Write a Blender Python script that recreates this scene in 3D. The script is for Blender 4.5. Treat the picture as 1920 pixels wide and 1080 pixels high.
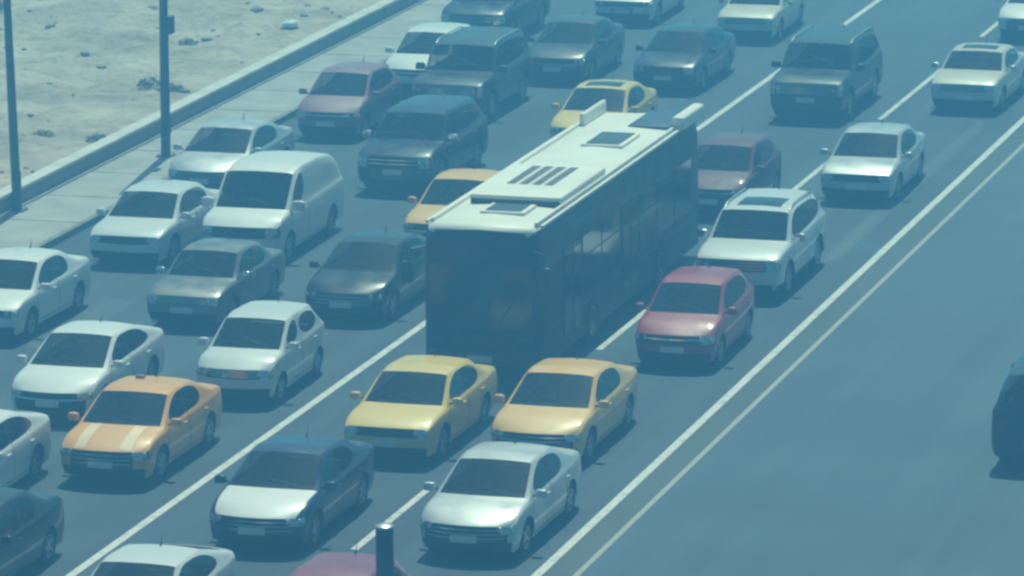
import bpy, bmesh, math, random
from mathutils import Vector, Matrix
from mathutils.bvhtree import BVHTree
from mathutils import noise as mnoise
random.seed(7)
R = math.radians
S = bpy.context.scene
for o in list(bpy.data.objects): bpy.data.objects.remove(o)
C = S.collection

# ------------------------------------------------------------ camera, sky, sun, exposure
H = 23.0
FPX, PITCH, YAW, ROLL = 9591.4, 0.20909, 0.28164, -0.00834
F = Vector((-math.sin(YAW)*math.cos(PITCH), math.cos(YAW)*math.cos(PITCH), -math.sin(PITCH)))
Rt = Vector((math.cos(YAW), math.sin(YAW), 0)); Up = Rt.cross(F)
c_, s_ = math.cos(ROLL), math.sin(ROLL)
Rr = c_*Rt + s_*Up; Ur = -s_*Rt + c_*Up
cd = bpy.data.cameras.new('camera'); cam = bpy.data.objects.new('camera', cd); C.objects.link(cam)
M3 = Matrix((Rr, Ur, -F)).transposed()
cam.matrix_world = Matrix.Translation((0, 0, H)) @ M3.to_4x4()
cd.sensor_width = 36; cd.lens = FPX/1920*36; cd.clip_end = 5000; cd.clip_start = 1
S.camera = cam
SUN_EL, SUN_AZ = 61.0, -7.0          # azimuth from +Y towards +X
w = bpy.data.worlds.new('World'); S.world = w; w.use_nodes = True
nt = w.node_tree; bg = nt.nodes['Background']
sky = nt.nodes.new('ShaderNodeTexSky'); sky.sky_type = 'NISHITA'; sky.sun_disc = False
sky.sun_elevation = R(SUN_EL); sky.sun_rotation = R(SUN_AZ % 360); sky.air_density = 1.3; sky.dust_density = 2.5
nt.links.new(sky.outputs[0], bg.inputs[0]); bg.inputs[1].default_value = 0.05
sd = bpy.data.lights.new('sun', 'SUN'); sun = bpy.data.objects.new('sun', sd); C.objects.link(sun)
sd.energy = 5.0; sd.angle = R(0.5); sd.color = (0.97, 0.95, 0.82)
sv = Vector((math.sin(R(SUN_AZ))*math.cos(R(SUN_EL)), math.cos(R(SUN_AZ))*math.cos(R(SUN_EL)), math.sin(R(SUN_EL))))
sun.rotation_euler = sv.to_track_quat('Z', 'Y').to_euler()
vs = S.view_settings; vs.view_transform = 'Standard'; vs.look = 'None'; vs.exposure = -0.14; vs.gamma = 1.0
S.cycles.volume_bounces = 2; S.cycles.filter_width = 2.7

# ------------------------------------------------------------ helpers
def obj(name, data, parent=None):
    o = bpy.data.objects.new(name, data); C.objects.link(o)
    if parent: o.parent = parent
    return o
def tag(o, label=None, cat=None, group=None, kind=None):
    if label: o['label'] = label
    if cat: o['category'] = cat
    if group: o['group'] = group
    if kind: o['kind'] = kind
    return o
def mat(name, col, rough=0.5, metal=0.0, coat=0.0, spec=0.5, var=0.0, scale=3.0, bump=0.0):
    m = bpy.data.materials.new(name); m.use_nodes = True
    t = m.node_tree; b = t.nodes['Principled BSDF']
    b.inputs['Base Color'].default_value = (*col, 1); b.inputs['Roughness'].default_value = rough
    b.inputs['Metallic'].default_value = metal; b.inputs['Coat Weight'].default_value = coat
    b.inputs['Coat Roughness'].default_value = 0.035
    b.inputs['Specular IOR Level'].default_value = spec
    if var or bump:
        tc = t.nodes.new('ShaderNodeTexCoord'); n = t.nodes.new('ShaderNodeTexNoise')
        n.inputs['Scale'].default_value = scale; n.inputs['Detail'].default_value = 6
        t.links.new(tc.outputs['Object'], n.inputs['Vector'])
        if var:
            mp = t.nodes.new('ShaderNodeMapRange'); mp.inputs[1].default_value = .3; mp.inputs[2].default_value = .7
            mp.inputs[3].default_value = 1-var; mp.inputs[4].default_value = 1+var*.6
            mx = t.nodes.new('ShaderNodeVectorMath'); mx.operation = 'SCALE'
            mx.inputs[0].default_value = col
            t.links.new(n.outputs['Fac'], mp.inputs[0]); t.links.new(mp.outputs[0], mx.inputs['Scale'])
            t.links.new(mx.outputs[0], b.inputs['Base Color'])
        if bump:
            bp = t.nodes.new('ShaderNodeBump'); bp.inputs['Distance'].default_value = bump
            t.links.new(n.outputs['Fac'], bp.inputs['Height']); t.links.new(bp.outputs[0], b.inputs['Normal'])
    return m
def paint(name, col, metal=0.0, rough=0.38, dust=0.12):
    m = mat(name, col, rough, metal, coat=0.5)
    # a film of road dust, in patches
    t = m.node_tree; b = t.nodes['Principled BSDF']
    if max(col) < .2: b.inputs['Specular IOR Level'].default_value = .3
    tc = t.nodes.new('ShaderNodeTexCoord'); n = t.nodes.new('ShaderNodeTexNoise'); n.inputs['Scale'].default_value = 2.2; n.inputs['Detail'].default_value = 5
    oi = t.nodes.new('ShaderNodeObjectInfo'); ad = t.nodes.new('ShaderNodeVectorMath'); ad.operation = 'ADD'
    t.links.new(tc.outputs['Object'], ad.inputs[0]); t.links.new(oi.outputs['Location'], ad.inputs[1]); t.links.new(ad.outputs[0], n.inputs['Vector'])
    mp = t.nodes.new('ShaderNodeMapRange'); mp.inputs[1].default_value = .35; mp.inputs[2].default_value = .75
    mp.inputs[3].default_value = 0; mp.inputs[4].default_value = dust*2
    mx = t.nodes.new('ShaderNodeMix'); mx.data_type = 'RGBA'
    mx.inputs[6].default_value = (*col, 1); mx.inputs[7].default_value = (.42, .38, .32, 1)
    t.links.new(n.outputs['Fac'], mp.inputs[0]); t.links.new(mp.outputs[0], mx.inputs[0]); t.links.new(mx.outputs[2], b.inputs['Base Color'])
    mr = t.nodes.new('ShaderNodeMapRange'); mr.inputs[1].default_value = .3; mr.inputs[2].default_value = .7
    mr.inputs[3].default_value = rough-.08; mr.inputs[4].default_value = rough+.12
    t.links.new(n.outputs['Fac'], mr.inputs[0]); t.links.new(mr.outputs[0], b.inputs['Roughness'])
    return m
M = dict(
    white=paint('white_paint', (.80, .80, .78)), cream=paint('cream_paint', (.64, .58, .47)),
    offwhite=paint('off_white_paint', (.66, .68, .68)), silver=paint('silver_paint', (.50, .52, .53), .3, .35), lightsilver=paint('light_silver_paint', (.54, .56, .56), .2, .38),
    grey=paint('grey_paint', (.16, .165, .16), .3, .36), dkgrey=paint('dark_grey_paint', (.022, .026, .03), 0, .35, .03),
    black=paint('black_paint', (.008, .009, .011), 0, .3, .015), navy=paint('navy_paint', (.008, .016, .04), 0, .3, .015),
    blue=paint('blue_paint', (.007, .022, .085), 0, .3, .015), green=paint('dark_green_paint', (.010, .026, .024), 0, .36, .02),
    red=paint('red_paint', (.34, .010, .022), 0, .4, .03), darkred=paint('dark_red_paint', (.22, .015, .05), 0, .45, .03), maroon=paint('maroon_paint', (.11, .02, .035), 0, .5, .05),
    dullred=paint('faded_red_paint', (.24, .075, .10), 0, .5, .15),
    yellow=paint('taxi_yellow_paint', (.80, .53, .10), 0, .42), orange=paint('taxi_orange_paint', (.84, .37, .055), 0, .42),
    amber=paint('taxi_amber_paint', (.82, .45, .085), 0, .42),
    glass=mat('car_glass', (.012, .018, .02), .06, 0, 0, .6), glass2=mat('side_glass', (.015, .02, .022), .08, 0, 0, .6),
    trim=mat('black_trim', (.02, .02, .022), .6, var=.3), lamp=mat('headlamp_lens', (.45, .47, .5), .12, .8, 1.0),
    tail=mat('tail_lamp_lens', (.14, .015, .02), .2, 0, .5), tyre=mat('tyre_rubber', (.02, .02, .02), .85, var=.3),
    alloy=mat('alloy_metal', (.42, .43, .44), .35, .7), chrome=mat('chrome', (.7, .7, .7), .12, 1.0),
    plate=mat('plate_white', (.7, .7, .68), .5), plastic=mat('black_plastic', (.03, .03, .032), .45),
    stripe=mat('white_stripe', (.84, .62, .34), .5, var=.1), wiper=mat('wiper_rubber', (.01, .01, .01), .6),
)
def mesh_from_bm(bm, name, mats, smooth=True, ang=38):
    bm.normal_update()
    for f in bm.faces: f.smooth = smooth
    for e in bm.edges:
        if len(e.link_faces) == 2 and e.calc_face_angle(0) > R(ang): e.smooth = False
    me = bpy.data.meshes.new(name); bm.to_mesh(me); bm.free()
    for m in mats: me.materials.append(m)
    return me
def add_box(bm, x0, x1, y0, y1, z0, z1, mi=0, bev=0.0, seg=2):
    v = [bm.verts.new(p) for p in ((x0,y0,z0),(x1,y0,z0),(x1,y1,z0),(x0,y1,z0),(x0,y0,z1),(x1,y0,z1),(x1,y1,z1),(x0,y1,z1))]
    fs = [bm.faces.new([v[i] for i in q]) for q in ((3,2,1,0),(4,5,6,7),(0,1,5,4),(1,2,6,5),(2,3,7,6),(3,0,4,7))]
    for f in fs: f.material_index = mi
    if bev:
        es = list({e for f in fs for e in f.edges})
        r = bmesh.ops.bevel(bm, geom=es, offset=bev, segments=seg, affect='EDGES', profile=.6)
        for f in r['faces']: f.material_index = mi
    return v
def add_tube(bm, pts, r, seg=10, mi=0, caps=True):
    pts = [Vector(p) for p in pts]; rs = r if isinstance(r, (list, tuple)) else [r]*len(pts); rings = []
    for i, p in enumerate(pts):
        d = (pts[min(i+1, len(pts)-1)]-pts[max(i-1, 0)]).normalized()
        a = d.orthogonal().normalized() if abs(d.z) < .9 else Vector((1, 0, 0)).cross(d).normalized()
        b = d.cross(a)
        rings.append([bm.verts.new(p+(a*math.cos(t*2*math.pi/seg)+b*math.sin(t*2*math.pi/seg))*rs[i]) for t in range(seg)])
    for i in range(len(rings)-1):
        for t in range(seg):
            f = bm.faces.new((rings[i][t], rings[i][(t+1)%seg], rings[i+1][(t+1)%seg], rings[i+1][t])); f.material_index = mi
    if caps:
        for ring in (rings[0], rings[-1]):
            f = bm.faces.new(ring); f.material_index = mi
    bmesh.ops.recalc_face_normals(bm, faces=bm.faces[:])
def lathe_x(bm, prof, seg=28, mi=0):
    """prof: list of (x, r); axis X"""
    rings = [[bm.verts.new((x, r*math.cos(2*math.pi*t/seg), r*math.sin(2*math.pi*t/seg))) for t in range(seg)] for x, r in prof]
    for i in range(len(rings)-1):
        for t in range(seg):
            f = bm.faces.new((rings[i][t], rings[i][(t+1)%seg], rings[i+1][(t+1)%seg], rings[i+1][t])); f.material_index = mi

# ------------------------------------------------------------ wheel (tyre + rim), local: outer face towards +X
def tyre_mesh(r, wd):
    bm = bmesh.new()
    lathe_x(bm, [(-wd, r*.62), (-wd, r*.9), (-wd*.9, r*.98), (-wd*.7, r), (-wd*.3, r), (-wd*.1, r*.98), (0, r*.9), (0.004, r*.72), (-.012, r*.64), (-.05, r*.62)], 32)
    bmesh.ops.recalc_face_normals(bm, faces=bm.faces[:])
    return mesh_from_bm(bm, 'tyre', [M['tyre']])
def rim_mesh(r, n=5):
    bm = bmesh.new(); rr = r*.64
    lathe_x(bm, [(-.015, rr), (-.004, rr*.97), (-.012, rr*.88), (-.05, rr*.86), (-.09, rr*.84)], 32)
    lathe_x(bm, [(-.09, rr*.86), (-.09, 0.001)], 32, 1)
    lathe_x(bm, [(-.03, rr*.2), (-.012, rr*.18), (-.01, 0.001)], 16)
    for k in range(n):
        a = 2*math.pi*k/n
        for s in ((-.13, -.09), (.13, .09)):
            pass
        c, sn = math.cos(a), math.sin(a)
        w0, w1 = rr*.16, rr*.11
        def P(u, v, x): return bm.verts.new((x, u*c-v*sn, u*sn+v*c))
        q = [P(rr*.12, -w0, -.018), P(rr*.12, w0, -.018), P(rr*.93, w1, -.014), P(rr*.93, -w1, -.014)]
        q2 = [P(rr*.12, -w0, -.05), P(rr*.12, w0, -.05), P(rr*.93, w1, -.05), P(rr*.93, -w1, -.05)]
        bm.faces.new(q); bm.faces.new(q2[::-1])
        for i in range(4): bm.faces.new((q[i], q[(i+1)%4], q2[(i+1)%4], q2[i]))
    bmesh.ops.recalc_face_normals(bm, faces=bm.faces[:])
    return mesh_from_bm(bm, 'rim', [M['alloy'], M['trim']])
for g_, al in (('glass', .62), ('glass2', .60)):
    M[g_].node_tree.nodes['Principled BSDF'].inputs['Alpha'].default_value = al
M['roofglass'] = mat('roof_glass', (.02, .03, .03), .08)
M['seat'] = mat('seat_cloth', (.10, .10, .11), .9, var=.3); M['seatlight'] = mat('seat_cloth_light', (.34, .31, .26), .9, var=.2)
M['cabin'] = mat('cabin_plastic', (.028, .03, .033), .8)
def interior_mesh(P):
    bm = bmesh.new(); hw = P['W']/2; yb, yt, B1, yr = P['yb'], P['yt'], P['B'], P['yr']; zc = P['zc']
    xi = hw*.80; y1 = min(P['yrb']-.1, yr+.35)
    add_box(bm, -xi, xi, yb+.25, y1, .30, .36, 0)
    for s in (-1, 1): add_box(bm, min(s*xi, s*(xi+.03)), max(s*xi, s*(xi+.03)), yb+.3, y1, .30, zc-.05, 0)
    add_box(bm, -xi, xi, yb+.10, yb+.52, zc-.22, zc-.035, 0, .03, 2)
    for s in (-1, 1):
        cx = s*hw*.40
        add_box(bm, cx-.23, cx+.23, B1-.62, B1-.10, .42, .58, 1, .05, 2)
        add_box(bm, cx-.23, cx+.23, B1-.16, B1-.02, .50, zc+.10, 1, .05, 2)
        add_box(bm, cx-.12, cx+.12, B1-.12, B1-.02, zc+.14, zc+.30, 1, .04, 2)
    ye = min(yr-.15, B1+1.05)
    add_box(bm, -xi*.95, xi*.95, ye-.5, ye, .42, .58, 1, .05, 2)
    add_box(bm, -xi*.95, xi*.95, ye-.03, ye+.12, .5, zc+.08, 1, .05, 2)
    add_tube(bm, [(hw*.40+.18*math.cos(a*math.pi/8), yb+.62-.07*math.sin(a*math.pi/8), zc-.06+.17*math.sin(a*math.pi/8)) for a in range(17)], .014, 6, 0)
    add_box(bm, -.11, .11, yt-.02, yt, P['zt']-.13, P['zt']-.07, 0, .01, 1)
    return mesh_from_bm(bm, 'interior', [M['cabin'], M['seatlight'] if P.get('light_seats') else M['seat']])
WH = {}
def wheel_meshes(r):
    if r not in WH: WH[r] = (tyre_mesh(r, .2), rim_mesh(r, 5 if r < .35 else 6))
    return WH[r]

# ------------------------------------------------------------ car bodies: a box lattice, subdivided, wheel arches cut, split into parts
# material slots of the raw shell
PAINT, WIND, SIDE, REARG, TRIM, HEAD, TAILL, GRILLE, WELL, HOOD = range(10)
def shell(P):
    """local frame: front faces -Y, y=0 at the foremost point, z=0 ground"""
    L, W = P['L'], P['W']; hw = W/2; zb = P.get('zb', .2)
    yb, yt, B1, yr, yrb = P['yb'], P['yt'], P['B'], P['yr'], P['yrb']
    zn, zc, zt, zroof, zr2, zd = P['zn'], P['zc'], P['zt'], P['zroof'], P['zr2'], P['zd']
    ycs = P.get('ycs', yr+.12)       # side glass rear end at the belt
    rw = P.get('rw', .74)            # half roof width factor at window top
    zbelt = zc-.02; zbr = P.get('zbr', zbelt+.06); nf = P.get('nw', .9)
    def beltz(y): return zbelt+(zbr-zbelt)*max(0, min(1, (y-yb)/(yrb-yb)))
    def row(y, wf, zsh, tops): return dict(y=y, w=hw*wf, zs=zsh, top=tops)
    def hoodrow(y, wf, z, crown):     # full-width flat top
        xs = [.93, .90, .70, .36, 0]; zz = [0, .012, .03, .04, .045]
        return [(hw*wf*x, y, z+crown*q/.045) for x, q in zip(xs, zz)]
    ymid = yb*.5
    st = []
    st.append(row(0.0, nf, zn-.05, hoodrow(.03, nf, zn-.03, .02)))
    st.append(row(.16, nf+.06, zn+.01, hoodrow(.18, nf+.06, zn+.03, .035)))
    zmid = zn+.03+(zc-zn-.03)*.62
    st.append(row(ymid, .985, zmid-.02, hoodrow(ymid, .985, zmid, .045)))
    st.append(row(yb-.06, 1, zbelt-.05, [(hw*.93, yb-.05, zbelt-.015), (hw*.905, yb, zbelt), (hw*.855, yb-.02, zc), (hw*.42, yb-.12, zc+.02), (0, yb-.15, zc+.025)]))
    def cab(y, yroof, zro, cr, bz, ys=None):
        return row(y, 1, bz-.05, [(hw*.935, y, bz), (hw*rw+.03*hw, yroof, zro-.05), (hw*rw-.03*hw, yroof, zro-.008), (hw*.38, yroof-.02*cr, zro+.02), (0, yroof-.03*cr, zro+.03)])
    st.append(cab(yb+.05, yt, zt, 2, beltz(yb)))
    st.append(cab(B1, B1, zroof, 0, beltz(B1)))
    st.append(cab(B1+.07, B1+.07, zroof, 0, beltz(B1+.07)))
    st.append(cab(ycs, yr, zr2, 0, beltz(ycs)))
    zq = zd-.01
    st.append(row(yrb, .985, min(beltz(yrb), zd)-.05, [(hw*.93, yrb, min(beltz(yrb), zd)-.01), (hw*.89, yrb, zd-.005), (hw*.76, yrb+.02, zd+.01), (hw*.38, yrb+.07, zd+.03), (0, yrb+.09, zd+.035)]))
    st.append(row(L-.1, .93, zd-.09, hoodrow(L-.12, .93, zd-.03, .03)))
    st.append(row(L, .88, zd-.2, hoodrow(L-.02, .88, zd-.14, .02)))
    nJ = len(st); nI = 11; nR = 4
    def topx(i, j):
        k = i if i <= 5 else 10-i; s = -1 if i <= 5 else 1
        if k == 0: x, y, z = st[j]['w']*.975, st[j]['y'], st[j]['zs']
        else: x, y, z = st[j]['top'][k-1]
        return Vector((s*x, y, z)), k
    def fcurve(x):     # plan curvature of nose and tail
        u = abs(x)/hw; return P.get('plan', .26)*u**2.6
    def pos(i, j, r):
        if r == 3:
            v, k = topx(i, j)
            if j == 0: v.y += fcurve(v.x)
            if j == 1: v.y += fcurve(v.x)*.6
            if j == nJ-1: v.y -= fcurve(v.x)*.7
            if j == nJ-2: v.y -= fcurve(v.x)*.4
            return v
        s = -1 if i <= 5 else 1
        wj, zs = st[j]['w'], st[j]['zs']; zz = [zb, .40, .40+(zs-.40)*.55][r]
        sx = [wj*.93, wj*1.0, wj*1.012][r]
        if i in (0, 10): x = sx
        else:
            k = i if i <= 5 else 10-i; x = sx*[0, .96, .90, .74, .38, 0][k]
        y = st[j]['y']
        if j == 0: y += fcurve(x)+[.07, -.045, 0.0][r]
        if j == 1: y += fcurve(x)*.5
        if j == nJ-1: y -= fcurve(x)*.7+[.08, -.03, 0][r]
        if j == nJ-2: y -= fcurve(x)*.4
        return Vector((s*x, y, zz))
    bm = bmesh.new(); V = {}
    def vv(i, j, r):
        if (i, j, r) not in V: V[(i, j, r)] = bm.verts.new(pos(i, j, r))
        return V[(i, j, r)]
    def face(q, m):
        f = bm.faces.new([vv(*a) for a in q]); f.material_index = m; return f
    nowin = P.get('panel', False)
    for i in range(nI-1):
        k = min(i, 9-i)            # column cell 0..4
        for j in range(nJ-1):
            m = PAINT
            if j == 3 and k >= 3: m = WIND
            elif j < 3 and k >= 2: m = HOOD
            elif j == 7 and k >= 3 and not nowin: m = REARG
            elif k == 1 and j == 4: m = SIDE
            elif k == 1 and j == 6 and not nowin: m = SIDE
            elif k == 1 and j == 5 and not nowin and P.get('dark_b', True): m = TRIM
            face([(i, j, 3), (i+1, j, 3), (i+1, j+1, 3), (i, j+1, 3)], m)
            face([(i, j, 0), (i, j+1, 0), (i+1, j+1, 0), (i+1, j, 0)], TRIM)
        for r in range(3):         # caps
            m = PAINT
            if r == 2: m = HEAD if k <= P.get('hk', 2) else GRILLE
            if r == 1 and k >= P.get('lowg', 9): m = GRILLE
            if r == 0: m = P.get('bump', PAINT) if k < 2 else TRIM  # dark bumper and lower grille also put the front's shade into the colour
            face([(i, 0, r), (i+1, 0, r), (i+1, 0, r+1), (i, 0, r+1)], m)
            m = PAINT
            if r == 2 and k <= 2: m = TAILL
            if r == 0: m = TRIM
            face([(i, nJ-1, r), (i, nJ-1, r+1), (i+1, nJ-1, r+1), (i+1, nJ-1, r)], m)
    for i in (0, 10):
        for j in range(nJ-1):
            for r in range(3):
                m = PAINT
                if r == 2 and j == 0 and P.get('wrap', True): m = HEAD
                if r == 0 and P.get('clad'): m = TRIM
                face([(i, j, r), (i, j, r+1), (i, j+1, r+1), (i, j+1, r)], m)
    bmesh.ops.recalc_face_normals(bm, faces=bm.faces[:])
    cl = bm.edges.layers.float.new('crease_edge')
    for e in bm.edges:
        ms = {f.material_index for f in e.link_faces}
        if len(ms) > 1: e[cl] = .25 if ms == {PAINT, HOOD} else 1.0 if SIDE in ms else .8
        a = [v for v in e.verts]
        if abs(a[0].co.z-zb) < .001 and abs(a[1].co.z-zb) < .001: e[cl] = .5
    inv = {v: k for k, v in V.items()}
    for e in bm.edges:
        a, b = inv[e.verts[0]], inv[e.verts[1]]
        if a[2] == 3 and b[2] == 3 and a[0] == b[0] and a[0] in (0, 10): e[cl] = .45       # shoulder line
        if a[2] == 3 and b[2] == 3 and a[0] == b[0] and a[0] in (3, 7) and 4 <= a[1] <= 7 and 4 <= b[1] <= 7: e[cl] = .5
        if a[1] == 3 and b[1] == 3 and a[2] == 3 and b[2] == 3: e[cl] = .9                # cowl
        if a[1] == 0 and b[1] == 0 and a[2] == 3 and b[2] == 3: e[cl] = max(e[cl], P.get('hoodcrease', .85))
        if a[1] == 8 and b[1] == 8 and a[2] == 3 and b[2] == 3: e[cl] = .6
    me = bpy.data.meshes.new('shell'); bm.to_mesh(me); bm.free()
    for _ in range(10): me.materials.append(M['trim'])
    o = bpy.data.objects.new('shell', me); C.objects.link(o)
    ss = o.modifiers.new('s', 'SUBSURF'); ss.levels = 2; ss.render_levels = 2
    # wheel arches
    cb = bmesh.new(); wr = P['wr']
    for y in (P['fa'], P['ra']):
        for s in (-1, 1):
            x0, x1 = s*(hw-.24), s*(hw+.3)
            ra, rb = [[cb.verts.new((x, y+(wr+.055)*math.cos(2*math.pi*t/32), wr+(wr+.055)*math.sin(2*math.pi*t/32))) for t in range(32)] for x in (x0, x1)]
            for t in range(32): cb.faces.new((ra[t], ra[(t+1)%32], rb[(t+1)%32], rb[t]))
            cb.faces.new(ra); cb.faces.new(rb)
    bmesh.ops.recalc_face_normals(cb, faces=cb.faces[:])
    for f in cb.faces: f.material_index = WELL
    cm = bpy.data.meshes.new('cut'); cb.to_mesh(cm); cb.free()
    for _ in range(10): cm.materials.append(M['trim'])
    co = bpy.data.objects.new('cut', cm); C.objects.link(co)
    bo = o.modifiers.new('b', 'BOOLEAN'); bo.operation = 'DIFFERENCE'; bo.object = co; bo.solver = 'EXACT'; bo.material_mode = 'INDEX'
    dg = bpy.context.evaluated_depsgraph_get(); ev = o.evaluated_get(dg)
    out = bmesh.new(); em = ev.to_mesh(); out.from_mesh(em); ev.to_mesh_clear()
    bpy.data.objects.remove(o); bpy.data.objects.remove(co)
    return out
def islands(faces):
    faces = set(faces); res = []
    while faces:
        st = [faces.pop()]; isl = [st[0]]
        while st:
            f = st.pop()
            for e in f.edges:
                for g in e.link_faces:
                    if g in faces: faces.remove(g); st.append(g); isl.append(g)
        res.append(isl)
    return res
def extract(faces, name, mats, remap=None, push=0.0):
    nb = bmesh.new(); vm = {}
    for f in faces:
        q = []
        for v in f.verts:
            if v not in vm: vm[v] = nb.verts.new(v.co+v.normal*push)
            q.append(vm[v])
        g = nb.faces.new(q); g.material_index = remap[f.material_index] if remap else 0
    return mesh_from_bm(nb, name, mats)
def strip_on(bvh, bm, pts, wd, direction, off=.004, mi=0, n=1):
    """ribbon laid on the body: pts are 3D points cast along direction"""
    d = Vector(direction).normalized(); P_ = []
    for a, b in zip(pts[:-1], pts[1:]):
        a, b = Vector(a), Vector(b); k = max(1, int((b-a).length/.06))
        for t in range(k): P_.append(a.lerp(b, t/k))
    P_.append(Vector(pts[-1])); prev = None
    for i, p in enumerate(P_):
        t = (P_[min(i+1, len(P_)-1)]-P_[max(i-1, 0)]).normalized(); sdir = t.cross(d).normalized()
        q = []
        for s in (-.5, .5):
            h = bvh.ray_cast(p+sdir*wd*s-d*3, d)
            if h[0] is None: q = None; break
            q.append(h[0]+h[1]*off*(1 if h[1].dot(d) < 0 else -1))
        if q and prev and (q[0]-prev[0]).length < .2:
            vs_ = [bm.verts.new(x) for x in (prev[0], prev[1], q[1], q[0])]
            f = bm.faces.new(vs_); f.material_index = mi
        prev = q
def patch(bvh, u0, u1, v0, v1, mode, off=.006, nu=8, nv=8):
    """a thin panel following the surface; mode 'top' (u=x, v=y) or 'front' (u=x, v=z)"""
    bm = bmesh.new(); G = {}
    for a in range(nu+1):
        for b in range(nv+1):
            u = u0+(u1-u0)*a/nu; v = v0+(v1-v0)*b/nv
            if mode == 'top': o_, d = Vector((u, v, 5)), Vector((0, 0, -1))
            else: o_, d = Vector((u, -3, v)), Vector((0, 1, 0))
            h = bvh.ray_cast(o_, d)
            if h[0] is None: continue
            edge = a in (0, nu) or b in (0, nv)
            G[(a, b)] = bm.verts.new(h[0]-d*(-off if False else off)*(0.2 if edge else 1))
    for a in range(nu):
        for b in range(nv):
            q = [(a, b), (a+1, b), (a+1, b+1), (a, b+1)]
            if all(x in G for x in q): bm.faces.new([G[x] for x in q])
    return bm

TYPES = {}
def car_template(key, P):
    """returns a dict: list of (name, mesh, slot roles, children)"""
    raw = shell(P); raw.normal_update()
    L, W = P['L'], P['W']; hw = W/2
    bvh = BVHTree.FromBMesh(raw)
    parts = []
    by = {}
    for f in raw.faces: by.setdefault(f.material_index, []).append(f)
    bm_faces = by.get(PAINT, [])+by.get(TRIM, [])+by.get(WELL, [])
    body = extract(bm_faces, 'body', [M['white'], M['trim']], {PAINT: 0, TRIM: 1, WELL: 1})
    # seams: doors and bonnet
    bs = bmesh.new(); bs.from_mesh(body)
    yb, B1, yr = P['yb'], P['B'], P['yr']; zc = P['zc']
    for s in (-1, 1):
        d = (-s, 0, 0); X = s*hw
        segs = [[(X, yb+.02, .32), (X, yb+.05, zc-.03)], [(X, B1+.03, .30), (X, B1+.03, zc+.02)]]
        if not P.get('panel'):
            segs.append([(X, P['ra']-P['wr']-.02, .30), (X, P['ra']-P['wr']-.02, .62), (X, P['ra']-P['wr']*.45, zc-.02)])
        segs.append([(X, yb+.02, .31), (X, P['ra']-P['wr']-.05, .31)])
        for g in segs: strip_on(bvh, bs, g, .014, d, mi=1)
    # lower bumper slot
    strip_on(bvh, bs, [(-hw*.62, 0, P.get('slot', .33)), (hw*.62, 0, P.get('slot', .33))], P.get('slotw', .09), (0, 1, 0), mi=1)
    me2 = bpy.data.meshes.new('body')
    for f in bs.faces: f.smooth = True
    bs.normal_update()
    for e in bs.edges:
        if len(e.link_faces) == 2 and e.calc_face_angle(0) > R(38): e.smooth = False
    bs.to_mesh(me2); bs.free(); me2.materials.append(M['white']); me2.materials.append(M['trim']); body = me2
    parts.append(('body', body, True, []))
    parts.append(('bonnet', extract(by[HOOD], 'bonnet', [M['white']]), True, []))
    wk = []
    parts.append(('interior', interior_mesh(P), False, []))
    if by.get(WIND):
        wb = bmesh.new()
        for s in (-1, 1):
            x0 = s*hw*.05-hw*.1; pts = []
            for t in range(7):
                u = t/6; xx = x0-s*0+(-hw*.55)*u*1.0+ (hw*.5 if s > 0 else 0); yy = yb-.02+.10*u
                h = bvh.ray_cast(Vector((xx, yy, 4)), Vector((0, 0, -1)))
                if h[0]: pts.append(h[0]+Vector((0, -.004, .014)))
            if len(pts) > 1: add_tube(wb, pts, .009, 5)
        wk.append(('wiper', mesh_from_bm(wb, 'wiper', [M['wiper']])))
        parts.append(('windshield', extract(by[WIND], 'windshield', [M['glass']]), False, wk))
    for isl in islands(by.get(SIDE, [])): parts.append(('side_window', extract(isl, 'side_window', [M['glass2']]), False, []))
    if by.get(REARG): parts.append(('rear_window', extract(by[REARG], 'rear_window', [M['glass2']]), False, []))
    for isl in islands(by.get(HEAD, [])):
        lks = []; c = sum((f.calc_center_median() for f in isl), Vector())/len(isl); sg = 1 if c.x > 0 else -1
        for dx in (-.09, .07):
            h = bvh.ray_cast(Vector((c.x-sg*.06+dx*1.1, -3, c.z)), Vector((0, 1, 0)))
            if h[0]:
                lb = bmesh.new(); r_ = bmesh.ops.create_uvsphere(lb, u_segments=16, v_segments=10, radius=.058)
                for v in r_['verts']: v.co = Vector((v.co.x, v.co.y*.6, v.co.z))+h[0]+Vector((0, .012, 0))
                lks.append(('lamp_reflector', mesh_from_bm(lb, 'lamp_reflector', [M['chrome']])))
        parts.append(('headlight', extract(isl, 'headlight', [M['lamp']]), False, lks))
    for isl in islands(by.get(TAILL, [])): parts.append(('taillight', extract(isl, 'taillight', [M['tail']]), False, []))
    if by.get(GRILLE):
        gf = by[GRILLE]
        g1 = extract(gf, 'grille', [M['plastic'], M['chrome']], {GRILLE: 0})
        gb = bmesh.new(); gb.from_mesh(g1); zs = [v.co.z for v in gb.verts]; z0, z1 = min(zs), max(zs); xm = max(abs(v.co.x) for v in gb.verts)
        nb = P.get('bars', 3)
        for t in range(1, nb+1): strip_on(bvh, gb, [(-xm*.92, 0, z0+(z1-z0)*t/(nb+1)), (xm*.92, 0, z0+(z1-z0)*t/(nb+1))], .012 if nb > 1 else .03, (0, 1, 0), .008, mi=1)
        gm = bpy.data.meshes.new('grille'); gb.to_mesh(gm); gb.free(); gm.materials.append(M['plastic']); gm.materials.append(M['chrome'])
        parts.append(('grille', gm, False, []))
    pb = patch(bvh, -.24, .24, P.get('pz', .40), P.get('pz', .40)+.12, 'front', .012, 4, 2)
    parts.append(('license_plate', mesh_from_bm(pb, 'license_plate', [M['plate']]), False, []))
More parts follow.
